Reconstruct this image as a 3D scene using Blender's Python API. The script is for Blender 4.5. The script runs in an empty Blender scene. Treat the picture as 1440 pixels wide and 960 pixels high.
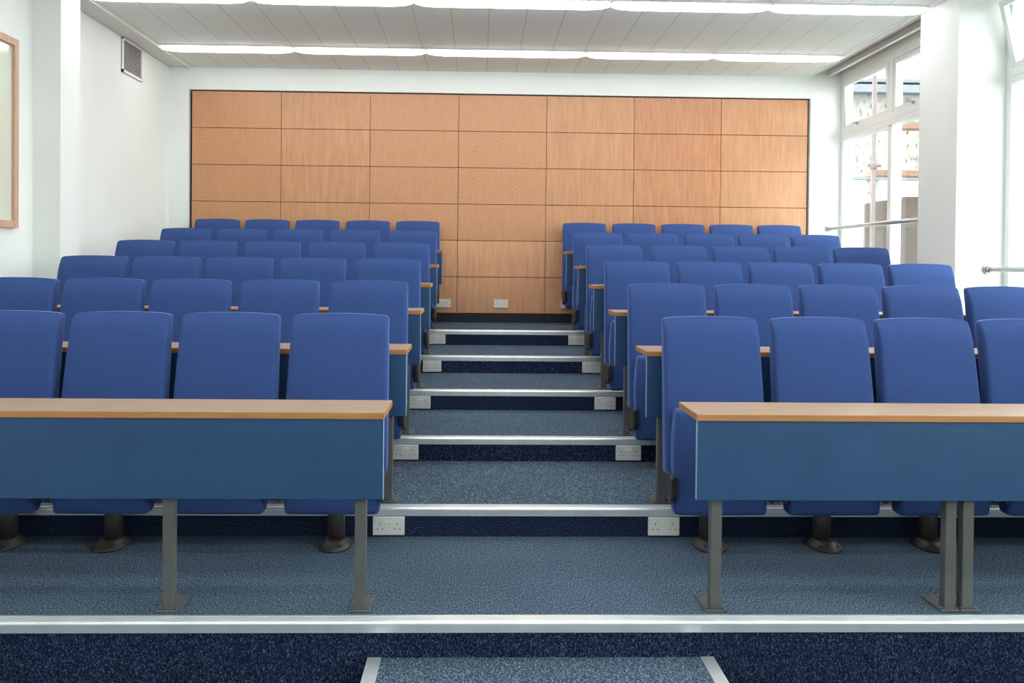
import bpy, bmesh, math, random
from mathutils import Vector, Matrix
random.seed(7)
S = bpy.context.scene
C = S.collection
PI = math.pi

# ------------------------------------------------------------------ measures (metres)
F_PX, PX, PY = 1144.925, 702.90, 383.49
YAW, PITCH, ROLL, CAMZ = 0.0252, 0.0115, 0.0100, 1.3282
Y1, ROW, RISE = 3.000, 0.946, 0.1378          # first step edge, row depth, step height
WALL_L, WALL_R, WALL_B, WALL_F = -3.326, 3.90, 8.785, -2.4
FLOOR = -2 * RISE
RAFT_L, RAFT_R, RAFT_Z = -3.10, 3.555, 3.386
SLAB_Z = 3.62
ORD = ['front', 'second', 'third', 'fourth', 'fifth', 'back']
NTH = ['first', 'second', 'third', 'fourth', 'fifth']
def row_y(k): return Y1 + k * ROW
def row_z(k): return k * RISE

# ------------------------------------------------------------------ colour and materials
def lin(c):
    return tuple(((v / 255) / 12.92 if v / 255 <= .04045 else ((v / 255 + .055) / 1.055) ** 2.4) for v in c) + (1,)
def base_mat(name):
    m = bpy.data.materials.new(name); m.use_nodes = True
    nt = m.node_tree
    return m, nt, nt.nodes['Principled BSDF']
def add_bump(nt, b, src, strength, dist):
    bp = nt.nodes.new('ShaderNodeBump'); bp.inputs['Strength'].default_value = strength; bp.inputs['Distance'].default_value = dist
    nt.links.new(src, bp.inputs['Height']); nt.links.new(bp.outputs['Normal'], b.inputs['Normal'])
def noise(nt, scale, detail=2, rough=.5, stretch=None):
    tc = nt.nodes.new('ShaderNodeTexCoord'); n = nt.nodes.new('ShaderNodeTexNoise')
    n.inputs['Scale'].default_value = scale; n.inputs['Detail'].default_value = detail; n.inputs['Roughness'].default_value = rough
    if stretch:
        mp = nt.nodes.new('ShaderNodeMapping'); mp.inputs['Scale'].default_value = stretch
        nt.links.new(tc.outputs['Object'], mp.inputs['Vector']); nt.links.new(mp.outputs['Vector'], n.inputs['Vector'])
    else:
        nt.links.new(tc.outputs['Object'], n.inputs['Vector'])
    return n
def ramp(nt, src, stops):
    r = nt.nodes.new('ShaderNodeValToRGB'); e = r.color_ramp.elements
    while len(e) < len(stops): e.new(.5)
    for el, (p, c) in zip(e, stops): el.position = p; el.color = lin(c)
    nt.links.new(src, r.inputs['Fac']); return r
def plain(name, c, rough=.6, metal=0, var=4, scale=3, bump=0, bscale=200, coat=0, sheen=0, stint=None, spec=None):
    """Slightly mottled surface of one colour."""
    m, nt, b = base_mat(name)
    n = noise(nt, scale, 3)
    r = ramp(nt, n.outputs['Fac'], [(.3, tuple(max(0, v - var) for v in c)), (.7, tuple(min(255, v + var) for v in c))])
    nt.links.new(r.outputs['Color'], b.inputs['Base Color'])
    b.inputs['Roughness'].default_value = rough; b.inputs['Metallic'].default_value = metal
    if coat: b.inputs['Coat Weight'].default_value = coat; b.inputs['Coat Roughness'].default_value = .05
    if spec is not None: b.inputs['Specular IOR Level'].default_value = spec
    if sheen:
        b.inputs['Sheen Weight'].default_value = sheen; b.inputs['Sheen Roughness'].default_value = .35
        b.inputs['Sheen Tint'].default_value = lin(stint or (255, 255, 255))
    if bump: add_bump(nt, b, noise(nt, bscale, 2).outputs['Fac'], bump, .002)
    return m
def carpet(name, stops, scale=210, sheen=.25):
    m, nt, b = base_mat(name)
    n = noise(nt, scale, 1.5, .6, (1, .55, .55)); r = ramp(nt, n.outputs['Fac'], stops)
    big = noise(nt, 1.7, 3)
    mx = nt.nodes.new('ShaderNodeMix'); mx.data_type = 'RGBA'; mx.blend_type = 'MULTIPLY'; mx.inputs['Factor'].default_value = .5
    rb = ramp(nt, big.outputs['Fac'], [(.3, (215, 215, 215)), (.7, (255, 255, 255))])
    nt.links.new(r.outputs['Color'], mx.inputs['A']); nt.links.new(rb.outputs['Color'], mx.inputs['B'])
    nt.links.new(mx.outputs['Result'], b.inputs['Base Color'])
    b.inputs['Roughness'].default_value = 1; b.inputs['Specular IOR Level'].default_value = .1
    add_bump(nt, b, n.outputs['Fac'], .5, .004)
    return m
def wood(name, dark, light, scale, stretch, rough=.4, coat=.15):
    m, nt, b = base_mat(name)
    n = noise(nt, scale, 4, .6, stretch)
    r = ramp(nt, n.outputs['Fac'], [(.3, dark), (.7, light)])
    nt.links.new(r.outputs['Color'], b.inputs['Base Color'])
    b.inputs['Roughness'].default_value = rough
    b.inputs['Coat Weight'].default_value = coat; b.inputs['Coat Roughness'].default_value = .25
    return m
def flamed_veneer(name, dark, light, pitch=.317):
    """Veneer whose grain runs in repeated upright chevrons."""
    m, nt, b = base_mat(name)
    tc = nt.nodes.new('ShaderNodeTexCoord'); sp = nt.nodes.new('ShaderNodeSeparateXYZ')
    nt.links.new(tc.outputs['Object'], sp.inputs['Vector'])
    def M(op, a, bv):
        n = nt.nodes.new('ShaderNodeMath'); n.operation = op
        for i, v in enumerate((a, bv)):
            if hasattr(v, 'links'): nt.links.new(v, n.inputs[i])
            else: n.inputs[i].default_value = v
        return n.outputs[0]
    wob = noise(nt, 5, 2)
    px = M('ADD', sp.outputs['X'], M('MULTIPLY', M('SUBTRACT', wob.outputs['Fac'], .5), .05))
    pp = M('PINGPONG', M('ADD', px, 3.0903), pitch / 2)
    ph = M('ADD', sp.outputs['Z'], M('MULTIPLY', pp, 1.9))
    w = M('SINE', M('MULTIPLY', ph, 2 * PI / .048), 0)
    amp = noise(nt, 4, 2)
    v = M('ADD', M('MULTIPLY', M('MULTIPLY', w, amp.outputs['Fac']), .62), .5)
    fine = noise(nt, 14, 4, .6, (4, 1, .6))
    v = M('ADD', M('MULTIPLY', v, .6), M('MULTIPLY', fine.outputs['Fac'], .4))
    r = ramp(nt, v, [(.28, dark), (.72, light)])
    nt.links.new(r.outputs['Color'], b.inputs['Base Color'])
    b.inputs['Roughness'].default_value = .42
    b.inputs['Coat Weight'].default_value = .15; b.inputs['Coat Roughness'].default_value = .3
    return m
def tiles(name, c, seam, x0, step):
    """Planked ceiling tiles: thin seams running along the room."""
    m, nt, b = base_mat(name)
    tc = nt.nodes.new('ShaderNodeTexCoord'); sp = nt.nodes.new('ShaderNodeSeparateXYZ')
    nt.links.new(tc.outputs['Object'], sp.inputs['Vector'])
    def M(op, a, bv):
        n = nt.nodes.new('ShaderNodeMath'); n.operation = op
        for i, v in enumerate((a, bv)):
            if hasattr(v, 'links'): nt.links.new(v, n.inputs[i])
            else: n.inputs[i].default_value = v
        return n.outputs[0]
    d = M('PINGPONG', M('SUBTRACT', sp.outputs['X'], x0 - 20 * step), step / 2)
    line = M('LESS_THAN', d, .003)
    sm = M('LESS_THAN', d, .012)
    mx = nt.nodes.new('ShaderNodeMix'); mx.data_type = 'RGBA'
    nt.links.new(line, mx.inputs['Factor'])
    n = noise(nt, 90, 2); r = ramp(nt, n.outputs['Fac'], [(.3, tuple(v - 4 for v in c)), (.7, tuple(v + 4 for v in c))])
    nt.links.new(r.outputs['Color'], mx.inputs['A']); mx.inputs['B'].default_value = lin(seam)
    nt.links.new(mx.outputs['Result'], b.inputs['Base Color'])
    b.inputs['Roughness'].default_value = .85
    add_bump(nt, b, M('SUBTRACT', 1.0, sm), .4, .004)
    return m
def emitter(name, c, s):
    m, nt, b = base_mat(name)
    b.inputs['Base Color'].default_value = lin((250, 250, 250))
    b.inputs['Emission Color'].default_value = lin(c); b.inputs['Emission Strength'].default_value = s
    n = noise(nt, 2, 1); r = ramp(nt, n.outputs['Fac'], [(.3, (248, 248, 250)), (.7, (255, 255, 255))])
    nt.links.new(r.outputs['Color'], b.inputs['Base Color'])
    return m
def clear_glass(name):
    m = bpy.data.materials.new(name); m.use_nodes = True; nt = m.node_tree
    nt.nodes.remove(nt.nodes['Principled BSDF'])
    t = nt.nodes.new('ShaderNodeBsdfTransparent'); t.inputs['Color'].default_value = (.95, .97, .96, 1)
    g = nt.nodes.new('ShaderNodeBsdfGlossy'); g.inputs['Roughness'].default_value = .02
    ge = nt.nodes.new('ShaderNodeNewGeometry')
    dt = nt.nodes.new('ShaderNodeVectorMath'); dt.operation = 'DOT_PRODUCT'
    nt.links.new(ge.outputs['Normal'], dt.inputs[0]); nt.links.new(ge.outputs['Incoming'], dt.inputs[1])
    def mth(op, a, b):
        n = nt.nodes.new('ShaderNodeMath'); n.operation = op
        for i, v in enumerate((a, b)):
            if hasattr(v, 'links'): nt.links.new(v, n.inputs[i])
            else: n.inputs[i].default_value = v
        return n.outputs[0]
    f = mth('ADD', mth('MULTIPLY', mth('POWER', mth('SUBTRACT', 1.0, mth('ABSOLUTE', dt.outputs['Value'], 0)), 5.0), .48), .02)
    mx = nt.nodes.new('ShaderNodeMixShader')
    nt.links.new(f, mx.inputs[0]); nt.links.new(t.outputs[0], mx.inputs[1]); nt.links.new(g.outputs[0], mx.inputs[2])
    nt.links.new(mx.outputs[0], nt.nodes['Material Output'].inputs['Surface'])
    return m

M = {}
M['plaster'] = plain('white_plaster', (226, 230, 224), .55, var=2, scale=2, bump=.08, bscale=60)
M['ceiling'] = tiles('ceiling_tile', (232, 238, 232), (184, 188, 182), .06, .312)
M['slab'] = plain('soffit_paint', (205, 205, 200), .8, var=2)
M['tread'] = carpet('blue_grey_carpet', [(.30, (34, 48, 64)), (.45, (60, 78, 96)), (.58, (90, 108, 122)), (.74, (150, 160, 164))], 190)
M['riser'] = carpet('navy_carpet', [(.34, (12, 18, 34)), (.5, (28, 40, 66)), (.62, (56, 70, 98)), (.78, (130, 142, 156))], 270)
M['alu'] = plain('brushed_aluminium', (236, 240, 238), .30, metal=.7, var=6, scale=8)
M['fabric'] = plain('royal_blue_fabric', (54, 76, 126), .95, var=2, scale=60, bump=.25, bscale=500, sheen=.8, stint=(150, 175, 235), spec=.15)
M['panel'] = plain('slate_blue_laminate', (34, 72, 110), .5, var=3, scale=5, bump=.05, bscale=300)
M['lipping'] = plain('pale_blue_edging', (150, 172, 190), .4, var=3)
M['desk'] = wood('beech_laminate', (160, 131, 100), (178, 149, 114), 6, (1, 9, 9), .35, .2)
M['edge'] = wood('beech_edging', (170, 116, 66), (184, 131, 80), 8, (.6, 6, 6), .4, .1)
M['steel'] = plain('grey_painted_steel', (92, 94, 90), .45, var=4, scale=10, metal=.1)
M['black'] = plain('black_plastic', (22, 21, 22), .5, var=3, scale=20)
M['darkgrey'] = plain('dark_grey_steel', (58, 54, 50), .45, var=3, scale=20)
M['skirt'] = plain('black_skirting', (26, 26, 32), .6, var=3)
M['gap'] = plain('black_shadow_gap', (18, 18, 18), .9, var=2)
M['socket'] = plain('white_socket_plastic', (226, 225, 218), .4, var=2, scale=10)
M['hole'] = plain('dark_pin_hole', (60, 58, 58), .7, var=3)
M['ven_plain'] = wood('cherry_veneer', (182, 128, 87), (200, 148, 104), 7, (5, 1, .5), .42, .15)
M['ven_red'] = wood('reddish_cherry_veneer', (176, 117, 76), (198, 141, 98), 7, (6, 1, .5), .42, .15)
M['ven_flame'] = flamed_veneer('flamed_cherry_veneer', (178, 122, 80), (204, 151, 108))
M['ven_reflect'] = wood('cherry_veneer_painted_reflection', (202, 144, 102), (218, 163, 118), 7, (5, 1, .5), .34, .25)  # cherry veneer of the lower panels, pinkish reflection painted into its colour
M['groove'] = plain('dark_panel_joint', (134, 96, 68), .8, var=3)
M['wframe'] = plain('white_window_paint', (232, 236, 232), .4, var=2)
M['glass'] = clear_glass('window_glass')
M['tube'] = emitter('lamp_diffuser', (250, 250, 255), 11.0)
M['white_metal'] = plain('white_enamel', (236, 236, 234), .4, var=2)
M['rail'] = plain('satin_steel_tube', (190, 190, 186), .35, metal=.7, var=4, scale=8)
M['louver'] = plain('grey_vent_metal', (205, 202, 202), .5, var=3, scale=10)
M['ventgap'] = plain('dark_vent_inside', (110, 108, 110), .8, var=3)
M['oak'] = wood('pale_oak_frame', (186, 146, 122), (206, 168, 142), 9, (4, 4, .6), .5, .1)
M['whiteboard'] = plain('glazed_board', (206, 214, 196), .12, var=4, scale=1.5, coat=.6)
M['track'] = plain('grey_curtain_track', (176, 176, 172), .5, var=6, scale=12)
M['headbox'] = plain('beige_pelmet', (232, 228, 218), .6, var=3)
M['render'] = carpet('pebble_dash_render', [(.28, (66, 62, 56)), (.40, (124, 121, 115)), (.6, (136, 134, 130)), (.75, (140, 140, 137))], 14)
M['timber'] = wood('scaffold_timber', (100, 74, 60), (112, 86, 70), 5, (1, 6, 6), .8, 0)
M['rust'] = plain('rusty_scaffold_steel', (90, 78, 76), .7, var=8, scale=20)
M['brown'] = plain('brown_hoarding', (68, 60, 52), .8, var=5, scale=4)
M['slate'] = plain('grey_roof_edge', (92, 98, 102), .7, var=6)
M['blindcloth'] = plain('white_blind_slat', (130, 124, 120), .6, var=3)
M['paving'] = plain('pale_concrete_ground', (120, 120, 116), .9, var=8, scale=2)

# ------------------------------------------------------------------ mesh helpers
def box(bm, x0, x1, y0, y1, z0, z1, mi=0):
    vs = [bm.verts.new(p) for p in ((x0, y0, z0), (x1, y0, z0), (x1, y1, z0), (x0, y1, z0), (x0, y0, z1), (x1, y0, z1), (x1, y1, z1), (x0, y1, z1))]
    fs = []
    for f in ((0, 3, 2, 1), (4, 5, 6, 7), (0, 1, 5, 4), (1, 2, 6, 5), (2, 3, 7, 6), (3, 0, 4, 7)):
        fc = bm.faces.new([vs[i] for i in f]); fc.material_index = mi; fs.append(fc)
    return fs
def quad(bm, pts, mi=0):
    f = bm.faces.new([bm.verts.new(p) for p in pts]); f.material_index = mi; return f
def tube(bm, p0, p1, r, n=16, mi=0, caps=True, r2=None):
    p0, p1 = Vector(p0), Vector(p1); d = (p1 - p0).normalized()
    a = d.orthogonal().normalized(); b = d.cross(a)
    r2 = r if r2 is None else r2
    A = [bm.verts.new(p0 + r * (math.cos(t) * a + math.sin(t) * b)) for t in [2 * PI * i / n for i in range(n)]]
    B = [bm.verts.new(p1 + r2 * (math.cos(t) * a + math.sin(t) * b)) for t in [2 * PI * i / n for i in range(n)]]
    for i in range(n):
        f = bm.faces.new((A[i], A[(i + 1) % n], B[(i + 1) % n], B[i])); f.material_index = mi; f.smooth = True
    if caps:
        bm.faces.new(A[::-1]).material_index = mi; bm.faces.new(B).material_index = mi
def prism(bm, pts, axis, a0, a1, mi=0):
    """Extrude a 2-D outline along an axis ('x': pts are (y,z); 'y': (x,z); 'z': (x,y))."""
    def mk(p, a): return {'x': (a, p[0], p[1]), 'y': (p[0], a, p[1]), 'z': (p[0], p[1], a)}[axis]
    A = [bm.verts.new(mk(p, a0)) for p in pts]; B = [bm.verts.new(mk(p, a1)) for p in pts]
    n = len(pts); fs = []
    for i in range(n): fs.append(bm.faces.new((A[i], A[(i + 1) % n], B[(i + 1) % n], B[i])))
    fs.append(bm.faces.new(A[::-1])); fs.append(bm.faces.new(B))
    for f in fs: f.material_index = mi
    bmesh.ops.recalc_face_normals(bm, faces=fs)
def bevel(bm, w, seg=2):
    bmesh.ops.remove_doubles(bm, verts=bm.verts, dist=1e-6)
    bmesh.ops.bevel(bm, geom=[e for e in bm.edges if len(e.link_faces) == 2 and e.calc_face_angle(0) > .6], offset=w, segments=seg, affect='EDGES', profile=.5)
def lattice(bm, xs, ys, zs, fn, mi=0):
    """Surface of a box lattice, each vertex moved by fn: a cage for rounded upholstery."""
    V = {}
    def v(i, j, k):
        if (i, j, k) not in V: V[(i, j, k)] = bm.verts.new(fn(xs[i], ys[j], zs[k]))
        return V[(i, j, k)]
    nx, ny, nz = len(xs) - 1, len(ys) - 1, len(zs) - 1
    for i in range(nx):
        for k in range(nz):
            bm.faces.new((v(i, 0, k), v(i + 1, 0, k), v(i + 1, 0, k + 1), v(i, 0, k + 1)))
            bm.faces.new((v(i, ny, k), v(i, ny, k + 1), v(i + 1, ny, k + 1), v(i + 1, ny, k)))
    for j in range(ny):
        for k in range(nz):
            bm.faces.new((v(0, j, k), v(0, j, k + 1), v(0, j + 1, k + 1), v(0, j + 1, k)))
            bm.faces.new((v(nx, j, k), v(nx, j + 1, k), v(nx, j + 1, k + 1), v(nx, j, k + 1)))
    for i in range(nx):
        for j in range(ny):
            bm.faces.new((v(i, j, 0), v(i, j + 1, 0), v(i + 1, j + 1, 0), v(i + 1, j, 0)))
            bm.faces.new((v(i, j, nz), v(i + 1, j, nz), v(i + 1, j + 1, nz), v(i, j + 1, nz)))
    for f in bm.faces: f.material_index = mi
def obj(name, bm, mats, parent=None, loc=None, smooth=False, sub=0):
    me = bpy.data.meshes.new(name)
    bmesh.ops.recalc_face_normals(bm, faces=bm.faces) if smooth else None
    bm.to_mesh(me); bm.free()
    for m in (mats if isinstance(mats, (list, tuple)) else [mats]): me.materials.append(M[m])
    if smooth:
        for p in me.polygons: p.use_smooth = True
    o = bpy.data.objects.new(name, me); C.objects.link(o)
    if sub:
        md = o.modifiers.new('s', 'SUBSURF'); md.levels = sub; md.render_levels = sub
        bpy.context.view_layer.update()
        dg = bpy.context.evaluated_depsgraph_get()
        me2 = bpy.data.meshes.new_from_object(o.evaluated_get(dg)); o.modifiers.clear(); o.data = me2; me2.name = name
        for p in me2.polygons: p.use_smooth = True
        bpy.data.meshes.remove(me)
    if parent is not None: o.parent = parent
    if loc is not None: o.location = loc
    return o
def tag(o, label, cat, group=None, kind=None):
    o['label'] = label; o['category'] = cat
    if group: o['group'] = group
    if kind: o['kind'] = kind
    return o
def thing(name, label, cat, loc, group=None):
    o = bpy.data.objects.new(name, None); C.objects.link(o); o.location = loc; o.empty_display_size = .1
    return tag(o, label, cat, group)
def structure(o, label=None):
    o['kind'] = 'structure'
    if label: o['label'] = label; o['category'] = label.split()[-1]
    return o
def copy_tree(o, parent=None):
    c = o.copy(); C.objects.link(c)
    if parent is not None: c.parent = parent
    for ch in list(o.children): copy_tree(ch, c)
    return c
def struct(name, bm, mats, label=None, cat=None, parent=None, **kw):
    o = obj(name, bm, mats, parent, **kw)
    if parent is None:
        o['kind'] = 'structure'
        if label: o['label'] = label; o['category'] = cat
    return o

# ------------------------------------------------------------------ floor: lower floor, six carpeted tiers
bm = bmesh.new()
box(bm, WALL_L, WALL_R, WALL_F, Y1, FLOOR - .1, FLOOR)
for k in range(6):
    y1 = row_y(k + 1) if k < 5 else WALL_B + .02
    box(bm, WALL_L, WALL_R, row_y(k), y1, FLOOR - .1, row_z(k))
bm.normal_update()
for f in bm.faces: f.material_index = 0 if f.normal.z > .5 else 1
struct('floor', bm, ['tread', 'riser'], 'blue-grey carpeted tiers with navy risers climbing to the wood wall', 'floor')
bm = bmesh.new(); sx0, sx1, sd = -.395, .883, .34
box(bm, sx0, sx1, Y1 - sd, Y1, FLOOR, -.131)
bm.normal_update()
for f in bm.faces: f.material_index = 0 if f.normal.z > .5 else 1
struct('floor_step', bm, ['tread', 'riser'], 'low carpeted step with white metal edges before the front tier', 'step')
def nosing_mesh(x0, x1):
    bm = bmesh.new()
    prism(bm, [(.055, .004), (.055, .0), (0, 0), (0, -.037), (-.005, -.037)] + [(.007 - .012 * math.cos(t), -.008 + .012 * math.sin(t)) for t in [PI / 2 * i / 6 for i in range(7)]], 'x', x0, x1)
    for i in range(3): box(bm, x0, x1, .012 + i * .014, .018 + i * .014, .004, .0052)
    return bm
n = 0
for k in range(6):
    n += 1
    o = struct('trim_%d' % n, nosing_mesh(WALL_L + .002, WALL_R - .002), 'alu',
               'bright aluminium edge strip along the %s tier' % ORD[k], 'step edging', loc=(0, row_y(k), row_z(k)))
for sx, w in ((sx0, 'noticeboard'), (sx1 - .047, 'window')):
    n += 1; bm = bmesh.new(); box(bm, sx, sx + .047, Y1 - sd, Y1 - .005, -.131, -.127)
    e0 = sx - .003 if sx < 0 else sx + .047
    box(bm, e0, e0 + .003, Y1 - sd, Y1 - .005, -.165, -.127)
    struct('trim_%d' % n, bm, 'alu', 'bright metal strip down the %s side of the low front step' % w, 'step edging')
n += 1
struct('trim_%d' % n, nosing_mesh(sx0, sx1), 'alu', loc=(0, Y1 - sd, -.127))

# ------------------------------------------------------------------ walls
PAN_L, PAN_W, PAN_H, PAN_T = -3.0903, .9508, .3926, 3.143
PAN_R, PAN_B = PAN_L + 7 * PAN_W, PAN_T - 6 * PAN_H
bm = bmesh.new(); OL, OR, OT = PAN_L - .024, PAN_R + .018, PAN_T + .010
box(bm, WALL_L - .2, OL, WALL_B, WALL_B + .25, FLOOR, SLAB_Z)
box(bm, OR, WALL_R + .12, WALL_B, WALL_B + .25, FLOOR, SLAB_Z)
box(bm, OL, OR, WALL_B, WALL_B + .25, OT, SLAB_Z)
box(bm, OL, OR, WALL_B + .06, WALL_B + .25, FLOOR, OT, 1)
wb = struct('wall_back', bm, ['plaster', 'gap'], 'white back wall framing a large grid of wood veneer panels', 'wall')
bm = bmesh.new()
mats = ['ven_plain', 'ven_flame', 'ven_red', 'groove', 'ven_reflect']
box(bm, PAN_L, PAN_R, WALL_B + .042, WALL_B + .058, PAN_B, PAN_T, 3)
colm = [1, 0, 1, 1, 0, 2, 0]
for i in range(7):
    for j in range(6):
        x0 = PAN_L + i * PAN_W; z1 = PAN_T - j * PAN_H
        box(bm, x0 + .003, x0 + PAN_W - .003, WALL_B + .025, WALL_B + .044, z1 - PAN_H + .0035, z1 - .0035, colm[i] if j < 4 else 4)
struct('wood_panelling', bm, mats, parent=wb)
bm = bmesh.new(); box(bm, OL, OR, WALL_B + .008, WALL_B + .058, row_z(5), PAN_B - .003)
struct('baseboard_back', bm, 'skirt', 'black skirting under the wood panels at the head of the aisle', 'skirting')

bm = bmesh.new(); box(bm, WALL_L - .2, WALL_L, WALL_F - .2, WALL_B, FLOOR, SLAB_Z)
wl = struct('wall_left', bm, 'plaster', 'white side wall with the vent grille and framed board', 'wall')
bm = bmesh.new(); box(bm, WALL_L - .01, -3.125, 6.149, 6.44, FLOOR, SLAB_Z)
struct('pillar_left', bm, 'plaster', 'shallow white pillar on the vent wall', 'pillar', parent=None)
bm = bmesh.new(); box(bm, WALL_L - .2, WALL_R + .3, WALL_F - .2, WALL_F, FLOOR, SLAB_Z)
struct('wall_front', bm, 'plaster')

# right wall: low wall, lintel, pillars; bays between pillars hold the windows
SILL, HEAD = .98, 3.37
bays = [(6.53, WALL_B), (3.80, 6.00), (1.07, 3.27), (-1.66, .54)]
bm = bmesh.new()
box(bm, WALL_R, WALL_R + .3, WALL_F, WALL_B, FLOOR, SILL)
box(bm, WALL_R, WALL_R + .3, WALL_F, WALL_B, HEAD, SLAB_Z)
box(bm, WALL_R, WALL_R + .3, WALL_F, -1.66, SILL, HEAD)
struct('wall_right', bm, 'plaster', 'white window wall below and above the glazing', 'wall')
pil = [(6.00, 6.53), (3.27, 3.80), (.54, 1.07)]
for i, (a, b) in enumerate(pil):
    bm = bmesh.new()
    box(bm, RAFT_R, WALL_R - .001, a, b, FLOOR, SLAB_Z); box(bm, WALL_R, WALL_R + .3, a, b, SILL, HEAD)
    struct('pillar_right' if i == 0 else 'pillar_%d' % i, bm, 'plaster', 'broad white pillar between the windows' if i == 0 else None, 'pillar' if i == 0 else None)

# ------------------------------------------------------------------ ceiling
bm = bmesh.new(); box(bm, WALL_L - .2, WALL_R + .3, WALL_F - .2, WALL_B + .25, SLAB_Z, SLAB_Z + .15)
struct('ceiling_slab', bm, 'slab')
bm = bmesh.new(); box(bm, RAFT_L, RAFT_R - .01, WALL_F, WALL_B, RAFT_Z, RAFT_Z + .06)
cl = struct('ceiling', bm, 'ceiling', 'grey tiled ceiling with seams running towards the wood wall', 'ceiling')
bm = bmesh.new(); box(bm, RAFT_L - .012, RAFT_L, WALL_F, WALL_B, RAFT_Z - .012, RAFT_Z + .07)
struct('trim_20', bm, 'white_metal', 'white edge trim of the ceiling along the vent wall', 'ceiling trim')
bm = bmesh.new(); box(bm, RAFT_R - .01, RAFT_R + .004, 6.53, WALL_B, RAFT_Z - .012, RAFT_Z + .09)
box(bm, RAFT_R - .01, RAFT_R - .002, WALL_F, 6.53, RAFT_Z - .012, RAFT_Z + .09)
struct('trim_21', bm, 'white_metal', 'pale edge trim of the ceiling beside the windows', 'ceiling trim')
# curtain track hanging in the slot above the window, and the pelmet board behind it
bm = bmesh.new()
box(bm, 3.64, 3.70, 6.54, WALL_B - .03, 3.43, 3.46)
for i in range(9):
    y = 6.66 + i * .25; box(bm, 3.655, 3.685, y, y + .03, 3.46, SLAB_Z)
tag(obj('curtain_track', bm, 'track'), 'grey curtain track hung in the slot above the far window', 'curtain track')
bm = bmesh.new(); box(bm, 3.765, 3.80, 6.532, WALL_B - .002, 3.395, 3.49)
for i in range(4): box(bm, 3.775, 3.79, 6.7 + i * .62, 6.74 + i * .62, 3.49, SLAB_Z - .001)
struct('trim_22', bm, 'white_metal', 'white pelmet strip hung over the far window', 'pelmet')
bm = bmesh.new(); box(bm, WALL_L, RAFT_L - .013, WALL_F, WALL_B, RAFT_Z + .006, RAFT_Z + .06)
struct('trim_23', bm, 'plaster')

# ------------------------------------------------------------------ ceiling lights
nodes = [-3.085, -1.807, -.538, 1.018, 2.274, 3.525]
def make_light(L):
    t = thing('ceiling_light', '', 'light', (0, 0, 0), 'fluorescent ceiling lights')
    bm = bmesh.new(); h = L / 2 - .004
    box(bm, -h, h, -.095, .095, -.010, .0)
    obj('housing', bm, 'white_metal', t)
    # long shallow diffuser whose ends narrow to a rounded tip
    bm = bmesh.new(); N, K = 28, 6; rings = []
    for i in range(N + 1):
        s = -1 + 2 * i / N; x = s * (h - .004)
        d = (h - .004) - abs(x); w = .074 * min(1, math.sqrt(max(0.0, 1 - (1 - min(1, d / .22)) ** 2)) * .85 + .15)
        rings.append([bm.verts.new((x, w * math.cos(PI * j / K), -.010 - (.012 + .022 * w / .074) * math.sin(PI * j / K))) for j in range(K + 1)])
    for a, b in zip(rings, rings[1:]):
        for j in range(K): bm.faces.new((a[j], b[j], b[j + 1], a[j + 1])).smooth = True
    bm.faces.new(rings[0]); bm.faces.new(rings[-1][::-1])
    obj('diffuser', bm, 'tube', t)
    return t
protos = [make_light(nodes[i + 1] - nodes[i]) for i in range(5)]
rows_y = [7.95, 6.43, 4.91, 3.39, 1.87, .35, -1.17]
rname = {0: 'in the row nearest the wood wall', 1: 'in the row second nearest the wood wall'}
for ri, y in enumerate(rows_y):
    for i in range(5):
        o = protos[i] if ri == 0 else copy_tree(protos[i])
        o.location = ((nodes[i] + nodes[i + 1]) / 2, y, RAFT_Z)
        where = ['%s bright ceiling tube by the vent wall', '%s second bright ceiling tube from the vent wall', '%s longest middle ceiling tube', '%s second bright ceiling tube from the windows', '%s bright ceiling tube by the windows'][i]
        o['label'] = ' '.join((where % '').split()) + ' ' + rname.get(ri, 'in ceiling row %d from the wood wall' % (ri + 1))

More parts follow.
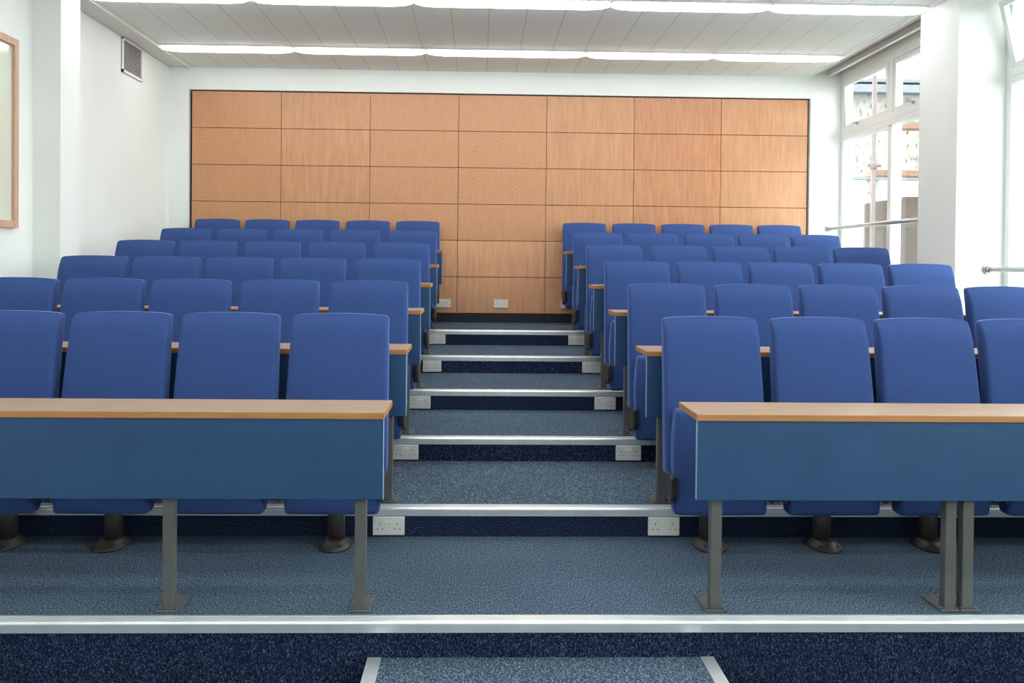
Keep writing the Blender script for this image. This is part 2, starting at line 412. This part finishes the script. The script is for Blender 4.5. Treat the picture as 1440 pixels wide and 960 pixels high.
# ------------------------------------------------------------------ seats
def make_chair():
    t = thing('tip_up_seat', '', 'chair', (0, 0, 0), 'blue tip-up seats in the tiered rows')
    # backrest: leaning padded slab, narrower at the top
    zb, zt, th = .345, 1.082, .088
    def lean(z):
        s = (z - zb) / (zt - zb); return -.022 + .128 * s ** 1.25
    xs = [-1, -.86, -.5, 0, .5, .86, 1]; ys = [0, .38, .62, 1]
    zs = [zb, zb + .03, .45, .6, .75, .9, .98, zt - .062, zt - .026, zt]
    def fn(x, y, z):
        s = (z - zb) / (zt - zb)
        w = .241 - .012 * max(0, (z - .45) / (zt - .45)) ** 1.3
        crown = .012 * (1 - x * x) * math.sin(PI * min(1, max(0, s)))
        yy = lean(z) + (y - .5) * th * (1 - .12 * s)
        if y == 0: yy -= crown - .034 * max(0, (z - .985) / (zt - .985)) ** 2
        if y == 1: yy += crown * .6
        zz = z - (.012 * abs(x) ** 3 if z > 1.0 else 0)
        return (x * w, yy, zz)
    bm = bmesh.new(); lattice(bm, xs, ys, zs, fn)
    obj('backrest', bm, 'fabric', t, sub=2, smooth=True)
    # seat, folded upright: underside faces forward
    zb2, zt2 = .178, .662
    def fs(x, y, z):
        s = (z - zb2) / (zt2 - zb2)
        yc = -.088 + .012 * s
        th2 = .082 + .022 * math.sin(PI * s)
        yy = yc + (y - .5) * th2
        if y == 0: yy -= .012 * (1 - x * x)
        w = .222 - .016 * max(0, (s - .55) / .45) ** 1.5 - .008 * max(0, (.2 - s) / .2)
        if .22 < z < .42: w -= .006
        return (x * w, yy, z)
    bm = bmesh.new(); lattice(bm, [-1, -.86, -.5, 0, .5, .86, 1], [0, .38, .62, 1], [zb2, zb2 + .032, .27, .35, .45, .56, zt2 - .04, zt2], fs)
    obj('seat', bm, 'fabric', t, sub=2, smooth=True)
    for s in (-1, 1):
        bm = bmesh.new()
        prism(bm, [(-.020, .272), (-.050, .240), (-.142, .240), (-.150, .272), (-.150, .352), (-.135, .364), (.055, .380), (.075, .345), (.075, .272)], 'x', s * .232 - .006, s * .232 + .006)
        bevel(bm, .002, 1)
        b = obj('bracket', bm, 'darkgrey', t)
        bm = bmesh.new(); box(bm, s * .226 - .014 * (s > 0) - .004, s * .226 + .014 * (s < 0) + .004, -.156, -.135, .268, .360); bevel(bm, .003, 2)
        obj('end_cap', bm, 'black', b)
        b['label'] = 'dark grey pivot bracket'
    return t
CX = [
    ([-.662, -1.184, -1.700, -2.215, -2.735], [1.121, 1.650, 2.166, 2.680, 3.200]),
    ([-.655, -1.183, -1.705, -2.214, -2.725], [1.125, 1.648, 2.166, 2.678, 3.190]),
    ([-.650, -1.182, -1.697, -2.209, -2.719], [1.128, 1.650, 2.168, 2.680, 3.192]),
    ([-.645, -1.176, -1.711, -2.233, -2.743], [1.122, 1.660, 2.180, 2.693, 3.205]),
    ([-.637, -1.174, -1.710, -2.237, -2.750], [1.121, 1.645, 2.180, 2.695, 3.208]),
    ([-.656, -1.182, -1.714, -2.242, -2.764], [1.114, 1.645, 2.171, 2.692, 3.208])]
DY = .83
chair0 = make_chair(); first = True
SIDE = ['vent-wall side', 'window side']
for k in range(6):
    for s in (0, 1):
        for j in range(5):
            o = chair0 if first else copy_tree(chair0); first = False
            o.location = (CX[k][s][j], row_y(k) + DY, row_z(k))
            o['label'] = 'blue upholstered tip-up seat in the %s row, %s, %s from the aisle' % (ORD[k], SIDE[s], NTH[j])

# beams that carry the seats, with round pedestals
def make_beam(xs, peds, label, k):
    xm = (xs[0] + xs[-1]) / 2
    t = thing('seat_beam', label, 'seat support', (xm, row_y(k) + DY, row_z(k)), 'seat beams on pedestals')
    bm = bmesh.new(); a, b = min(xs) - .235 - xm, max(xs) + .235 - xm
    box(bm, a, b, -.015, .045, .212, .272); bevel(bm, .004, 2)
    obj('beam', bm, 'darkgrey', t)
    for x in peds:
        bm = bmesh.new(); tube(bm, (x - xm, .012, .012), (x - xm, .012, .214), .040, 20)
        p = obj('pedestal', bm, 'darkgrey', t)  # shade under the seats is put into this darker grey
        bm = bmesh.new(); n = 24; ring = []
        for (sc, z) in ((1, 0), (1, .008), (.72, .022), (.56, .034)):
            ring.append([bm.verts.new((x - xm + .078 * sc * math.cos(2 * PI * i / n), -.012 + .105 * sc * math.sin(2 * PI * i / n) + .01 * (1 - sc), z)) for i in range(n)])
        for r0, r1 in zip(ring, ring[1:]):
            for i in range(n):
                f = bm.faces.new((r0[i], r0[(i + 1) % n], r1[(i + 1) % n], r1[i])); f.smooth = True
        bm.faces.new(ring[0][::-1]); bm.faces.new(ring[-1])
        for a2 in (.9, 2.24, 4.0, 5.4): tube(bm, (x - xm + .058 * math.cos(a2), -.012 + .08 * math.sin(a2), .008), (x - xm + .058 * math.cos(a2), -.012 + .08 * math.sin(a2), .022), .008, 8)
        obj('foot_plate', bm, 'darkgrey', p)
    return t
for k in range(6):
    L, R = CX[k]
    make_beam(L[:3], [L[0], L[2]], 'steel beam on two pedestals under three %s row seats nearest the aisle, vent-wall side' % ORD[k], k)
    make_beam(L[3:], [L[3] + .03, L[4]], 'steel beam on two pedestals under the two %s row seats nearest the vent wall' % ORD[k], k)
    make_beam(R[:2], [R[0] - .02, R[1]], 'steel beam on two pedestals under two %s row seats nearest the aisle, window side' % ORD[k], k)
    make_beam(R[2:], [R[2], R[4]], 'steel beam on two pedestals under the three %s row seats nearest the windows' % ORD[k], k)

# ------------------------------------------------------------------ desks
HD = .762
def make_desk(x0, x1, legs, label, k, open_end):
    t = thing('writing_desk', label, 'desk', ((x0 + x1) / 2, row_y(k) + .07, row_z(k)), 'long fixed writing desks')
    a, b = x0 - (x0 + x1) / 2, x1 - (x0 + x1) / 2
    bm = bmesh.new(); box(bm, a, b, 0, .282, HD - .026, HD)
    bevel(bm, .002, 1)
    bm.normal_update()
    for f in bm.faces: f.material_index = 0 if abs(f.normal.z) > .9 else 1
    obj('desktop', bm, ['desk', 'edge'], t)
    bm = bmesh.new()
    for f in box(bm, a + .003, b - .003, .006, .024, .432, HD - .026): pass
    bevel(bm, .0015, 1); bm.normal_update()
    for f in bm.faces: f.material_index = 1 if f.normal.x * open_end > .6 else 0
    obj('modesty_panel', bm, ['panel', 'lipping'], t)
    xm = (x0 + x1) / 2
    for li, x in enumerate(legs):
        fa, fb = (-.042, .033) if x == 1.836 else (-.033, .042) if x == 1.905 else (-.042, .042)
        bm = bmesh.new(); box(bm, x - .0215 - xm, x + .0215 - xm, .026, .064, .006, HD - .03); bevel(bm, .003, 2)
        l = obj('leg', bm, 'steel', t)
        bm = bmesh.new(); box(bm, x + fa - xm, x + fb - xm, .012, .165, 0, .007); bevel(bm, .0015, 1)
        for dx, dy in ((fa + .010, .028), (fb - .010, .028), (fa + .010, .145), (fb - .010, .145)): tube(bm, (x + dx - xm, dy, .006), (x + dx - xm, dy, .013), .006, 8)
        obj('foot_plate', bm, 'steel', l)
        bm = bmesh.new(); box(bm, x - .018 - xm, x + .018 - xm, .026, .25, HD - .062, HD - .026); bevel(bm, .002, 1)
        obj('arm', bm, 'steel', l)
    return t
for k in range(6):
    make_desk(-3.02, -.352, [-.443, -1.167, -1.905, -2.93], 'long beech-topped desk with blue front before the %s row, vent-wall side' % ORD[k], k, 1)
    make_desk(.833, 3.52, [.921, 1.836, 1.905, 2.68, 3.43], 'long beech-topped desk with blue front before the %s row, window side' % ORD[k], k, -1)

# ------------------------------------------------------------------ power sockets
def make_socket():
    t = thing('power_socket', '', 'socket', (0, 0, 0), 'white double power sockets')
    bm = bmesh.new(); box(bm, -.077, .077, -.012, 0, -.045, .045); bevel(bm, .004, 2)
    for sx in (-.042, .042):
        for dx, dz, w, h in ((0, .012, .004, .009), (-.012, -.014, .008, .004), (.012, -.014, .008, .004)):
            box(bm, sx + dx - w / 2, sx + dx + w / 2, -.0125, -.011, dz - h / 2, dz + h / 2, 1)
    obj('faceplate', bm, ['socket', 'hole'], t)
    for sx in (-.011, .011):
        bm = bmesh.new(); prism(bm, [(-.012, .012), (-.0165, .014), (-.0135, .032), (-.012, .032)], 'x', sx - .008, sx + .008)
        obj('switch', bm, 'socket', t)
    for sx in (-.066, .066):
        bm = bmesh.new(); tube(bm, (sx, -.012, .0), (sx, -.0135, .0), .004, 10); obj('screw', bm, 'alu', t)
    return t
sk = make_socket(); firsts = True
def socket(x, y, z, label):
    global firsts
    o = sk if firsts else copy_tree(sk); firsts = False
    o.location = (x, y, z); o['label'] = label
for k in range(1, 6):
    for s, x in ((0, [-.427, -.432, -.418, -.386, -.392][k - 1]), (1, [.912, .911, .915, .944, .93][k - 1])):
        socket(x, row_y(k) - .0005, row_z(k) - .0385 - .046, 'white double socket on the riser up to the %s row, %s of the aisle' % (ORD[k], SIDE[s]))
WP = WALL_B + .0245
for x, w in ((-.385, 'wood wall socket partly behind the back row seats, vent-wall side of the aisle'), (.236, 'white wall socket low on the wood panels at the head of the aisle'), (.965, 'wood wall socket mostly hidden behind the back row, window side of the aisle')):
    socket(x, WP, .892, w)

# ------------------------------------------------------------------ left wall fittings
t = thing('air_vent', 'grey louvred air vent grille high on the white side wall', 'vent', (WALL_L, 7.85, 3.225))
bm = bmesh.new(); hy, hz = .222, .158
box(bm, 0, .004, -hy, hy, -hz, hz, 1)
for a in (box(bm, 0, .018, -hy, -hy + .018, -hz, hz), box(bm, 0, .018, hy - .018, hy, -hz, hz), box(bm, 0, .018, -hy, hy, -hz, -hz + .022), box(bm, 0, .018, -hy, hy, hz - .014, hz)): pass
obj('frame', bm, ['white_metal', 'ventgap'], t)
bm = bmesh.new()
for i in range(13):
    z = -hz + .03 + i * .0212
    prism(bm, [(.004, z + .012), (.016, z), (.017, z + .0015), (.005, z + .0135)], 'y', -hy + .018, hy - .018)
obj('louvres', bm, 'louver', t)
t = thing('framed_board', 'glossy pale board in a wooden frame on the white side wall', 'noticeboard', (WALL_L, 5.2, 2.213))
bm = bmesh.new(); y0, y1, z0, z1, w = -1.0, .700, -.668, .668, .05
box(bm, 0, .035, y0, y1, z0, z0 + w); box(bm, 0, .035, y0, y1, z1 - w, z1)
box(bm, 0, .035, y1 - w, y1, z0 + w, z1 - w); box(bm, 0, .035, y0, y0 + w, z0 + w, z1 - w)
obj('frame', bm, 'oak', t)
bm = bmesh.new(); box(bm, 0, .012, y0 + w, y1 - w, z0 + w, z1 - w); obj('board', bm, 'whiteboard', t)

# ------------------------------------------------------------------ windows
FX0, FX1, GX = 3.92, 4.02, 3.99      # frame faces, glass
TR0, TR1 = 2.690, 2.805              # transom
def bars(bm, y0, y1, z0, z1, w, x0=FX0, x1=FX1):
    box(bm, x0, x1, y0, y0 + w, z0, z1); box(bm, x0, x1, y1 - w, y1, z0, z1)
    box(bm, x0, x1, y0 + w, y1 - w, z0, z0 + w); box(bm, x0, x1, y0 + w, y1 - w, z1 - w, z1)
def make_window(i, y0, y1, label, open_first):
    y1 -= .003
    bm = bmesh.new(); bars(bm, y0, y1, SILL, HEAD, .06)
    mull = [y1 - 1.062]
    for my in mull: box(bm, FX0, FX1, my - .035, my + .035, SILL + .06, HEAD - .06)
    edges = [y1 - .06] + [v for my in mull for v in (my + .035, my - .035)] + [y0 + .06]
    lights = [(edges[j + 1], edges[j]) for j in range(0, len(edges), 2)]
    o = struct('window_%d' % i, bm, 'wframe', label, 'window')
    bm = bmesh.new(); box(bm, FX0 - .012, FX1, y0 + .06, y1 - .06, TR0, TR0 + .05); box(bm, FX0 - .004, FX1, y0 + .06, y1 - .06, TR0 + .056, TR1)
    box(bm, FX0 + .004, FX1, y0 + .06, y1 - .06, TR0 + .05, TR0 + .056)
    obj('transom', bm, 'wframe', o)
    bm = bmesh.new(); box(bm, WALL_R - .02, FX0, y0 + .002, y1, SILL - .03, SILL + .002); obj('sill', bm, 'wframe', o)
    for j, (a, b) in enumerate(lights):
        bm = bmesh.new(); box(bm, GX, GX + .006, a, b, SILL + .06, TR0); obj('pane', bm, 'glass', o)
        sash = bmesh.new(); H = HEAD - .06 - TR1
        bars(sash, a + .004, b - .004, .004, H - .004, .042, -.02, .022)
        so = obj('sash', sash, 'wframe', o); so.location = (FX0 + .03, 0, TR1)
        bm = bmesh.new(); box(bm, .0, .006, a + .046, b - .046, .046, H - .046); g = obj('pane', bm, 'glass', so)
        if j == 0: so.rotation_euler = (0, -open_first, 0)
        bm = bmesh.new(); ym = (a + b) / 2 + .17
        tube(bm, (-.025, ym, .028), (-.06, ym + .02, .034), .006, 8); tube(bm, (-.055, ym - .02, .03), (-.06, ym + .13, .045), .005, 8); box(bm, -.034, -.02, ym - .02, ym + .02, .012, .044)
        obj('catch', bm, 'rail', so)
    return o
make_window(1, 6.53, WALL_B, 'white framed window between the wood wall corner and the broad pillar', math.radians(3))
make_window(2, 3.80, 6.00, 'white framed window on the near side of the broad pillar, vent tilted open', math.radians(14))
make_window(3, 1.07, 3.27, None, 0)
make_window(4, -1.66, .54, None, 0)

# hand rails before the windows
def rail(y0, y1, z, label):
    t = thing('hand_rail', label, 'hand rail', (3.80, (y0 + y1) / 2, z), 'steel hand rails before the windows')
    h = (y1 - y0) / 2
    bm = bmesh.new(); tube(bm, (0, -h + .004, 0), (0, h - .004, 0), .020, 20); obj('bar', bm, 'rail', t)
    for s in (-1, 1):
        bm = bmesh.new(); tube(bm, (0, s * h, 0), (0, s * (h - .018), 0), .040, 20, r2=.036); tube(bm, (0, s * (h - .018), 0), (0, s * (h - .05), 0), .029, 20, r2=.023)
        obj('flange', bm, 'rail', t)
rail(6.53, WALL_B, 1.742, 'satin steel rail across the window from the wood wall to the pillar')
rail(3.80, 6.00, 1.322, 'satin steel rail from the near face of the broad pillar past the window')

# ------------------------------------------------------------------ outside
bm = bmesh.new(); box(bm, 4.2, 40, -20, 40, -1.2, -1.0)
struct('ground_outside', bm, 'paving')
b = thing('building', 'pebble-dashed building with blinds seen through the window', 'building', (10, 16, -1.0))
bm = bmesh.new(); box(bm, -4.5, 6, 0, 5, 0, 5.75); obj('wall', bm, 'render', b)
bm = bmesh.new(); box(bm, -4.7, 6.2, -.25, 5.2, 5.75, 5.9); box(bm, -4.6, 6.1, -.1, 5.1, 5.98, 6.05); obj('roof_edge', bm, 'slate', b)
bm = bmesh.new(); box(bm, -4.5, 6, -.05, 0, 4.06, 4.12); obj('ledge', bm, 'slate', b)
for x in (-2.9, -1.55, .6, 2.6):
    bm = bmesh.new(); bars(bm, -.55, .55, 0, 1.6, .05, -.03, .0)
    bm2 = bmesh.new()
    for (u0, u1, v0, v1) in ((-.55, .55, 0, .05), (-.55, .55, 1.5, 1.55), (-.55, -.5, .05, 1.5), (.5, .55, .05, 1.5)): box(bm2, u0, u1, -.03, 0, v0, v1)
    bm.free(); w = obj('window', bm2, 'wframe', b, loc=(x, 0, 2.5))
    bm = bmesh.new()
    for i in range(14): prism(bm, [(-.024, 1.46 - i * .06), (-.006, 1.48 - i * .06), (-.005, 1.476 - i * .06), (-.023, 1.456 - i * .06)], 'x', -.5, .5)
    obj('blind', bm, 'blindcloth', w)
    bm = bmesh.new(); box(bm, -.5, .5, -.004, 0, .05, 1.5); obj('pane', bm, 'whiteboard', w)
def pole(x, y, z1, label):
    t = thing('scaffold_pole', label, 'scaffold pole', (x, y, -1.0), 'scaffold poles outside')
    bm = bmesh.new(); tube(bm, (0, 0, 0), (0, 0, z1 + 1), .034, 14); obj('tube', bm, 'rust', t)
    for z in (3.84, 5.28):
        bm = bmesh.new(); tube(bm, (-.1, 0, z), (.1, 0, z), .03, 10); tube(bm, (0, 0, z - .06), (0, 0, z + .06), .05, 14); obj('coupler', bm, 'rust', t)
pole(5.83, 11.955, 5.0, 'pinkish scaffold pole standing outside behind the far window')
for (x0, x1, y, z0, z1, l) in ((5.84, 7.6, 12.0, 2.69, 2.78, 'orange-brown scaffold board outside the far window, the lower one'), (5.84, 7.9, 12.0, 3.40, 3.50, 'orange-brown scaffold board outside the far window, the upper one')):
    bm = bmesh.new(); box(bm, x0, x1, y, y + .22, z0, z1); bevel(bm, .006, 1)
    tag(obj('scaffold_board', bm, 'timber'), l, 'scaffold board', 'scaffold boards outside')
bm = bmesh.new(); prism(bm, [(5.98, -1.0), (9.5, -1.0), (9.5, 2.5), (8.0, 2.45), (6.62, 2.43), (6.4, 2.37), (6.2, 2.36), (5.98, 2.31)], 'y', 12.5, 12.56)
tag(obj('hoarding', bm, 'brown'), 'brown hoarding board outside below the scaffold', 'hoarding')

# ------------------------------------------------------------------ daylight
W = bpy.data.worlds.new('sky'); S.world = W; W.use_nodes = True
nt = W.node_tree; bg = nt.nodes['Background']
bg.inputs['Color'].default_value = (.93, .97, 1.0, 1); bg.inputs['Strength'].default_value = 8.0

# ------------------------------------------------------------------ camera
cam = bpy.data.cameras.new('camera'); co = bpy.data.objects.new('camera', cam); C.objects.link(co)
cam.sensor_fit = 'HORIZONTAL'; cam.sensor_width = 36; cam.lens = F_PX / 1440 * 36
cam.shift_x = (720 - PX) / 1440; cam.shift_y = -(480 - PY) / 1440
cam.clip_start = .05; cam.clip_end = 200
cy, sy, cp, sp, c, s = math.cos(YAW), math.sin(YAW), math.cos(PITCH), math.sin(PITCH), math.cos(ROLL), math.sin(ROLL)
R0, F0, Z0 = Vector((cy, -sy, 0)), Vector((sy, cy, 0)), Vector((0, 0, 1))
Fw, Up = cp * F0 - sp * Z0, cp * Z0 + sp * F0
Rw, Uw = c * R0 + s * Up, -s * R0 + c * Up
mt = Matrix(((Rw.x, Uw.x, -Fw.x, 0), (Rw.y, Uw.y, -Fw.y, 0), (Rw.z, Uw.z, -Fw.z, CAMZ), (0, 0, 0, 1)))
co.matrix_world = mt
S.camera = co
S.cycles.max_bounces = 8; S.cycles.diffuse_bounces = 5; S.cycles.transparent_max_bounces = 12
S.cycles.use_denoising = True
S.cycles.sample_clamp_indirect = 6
S.view_settings.view_transform = 'Standard'; S.view_settings.look = 'None'
S.view_settings.exposure = .24; S.view_settings.gamma = 1; S.view_settings.use_curve_mapping = False
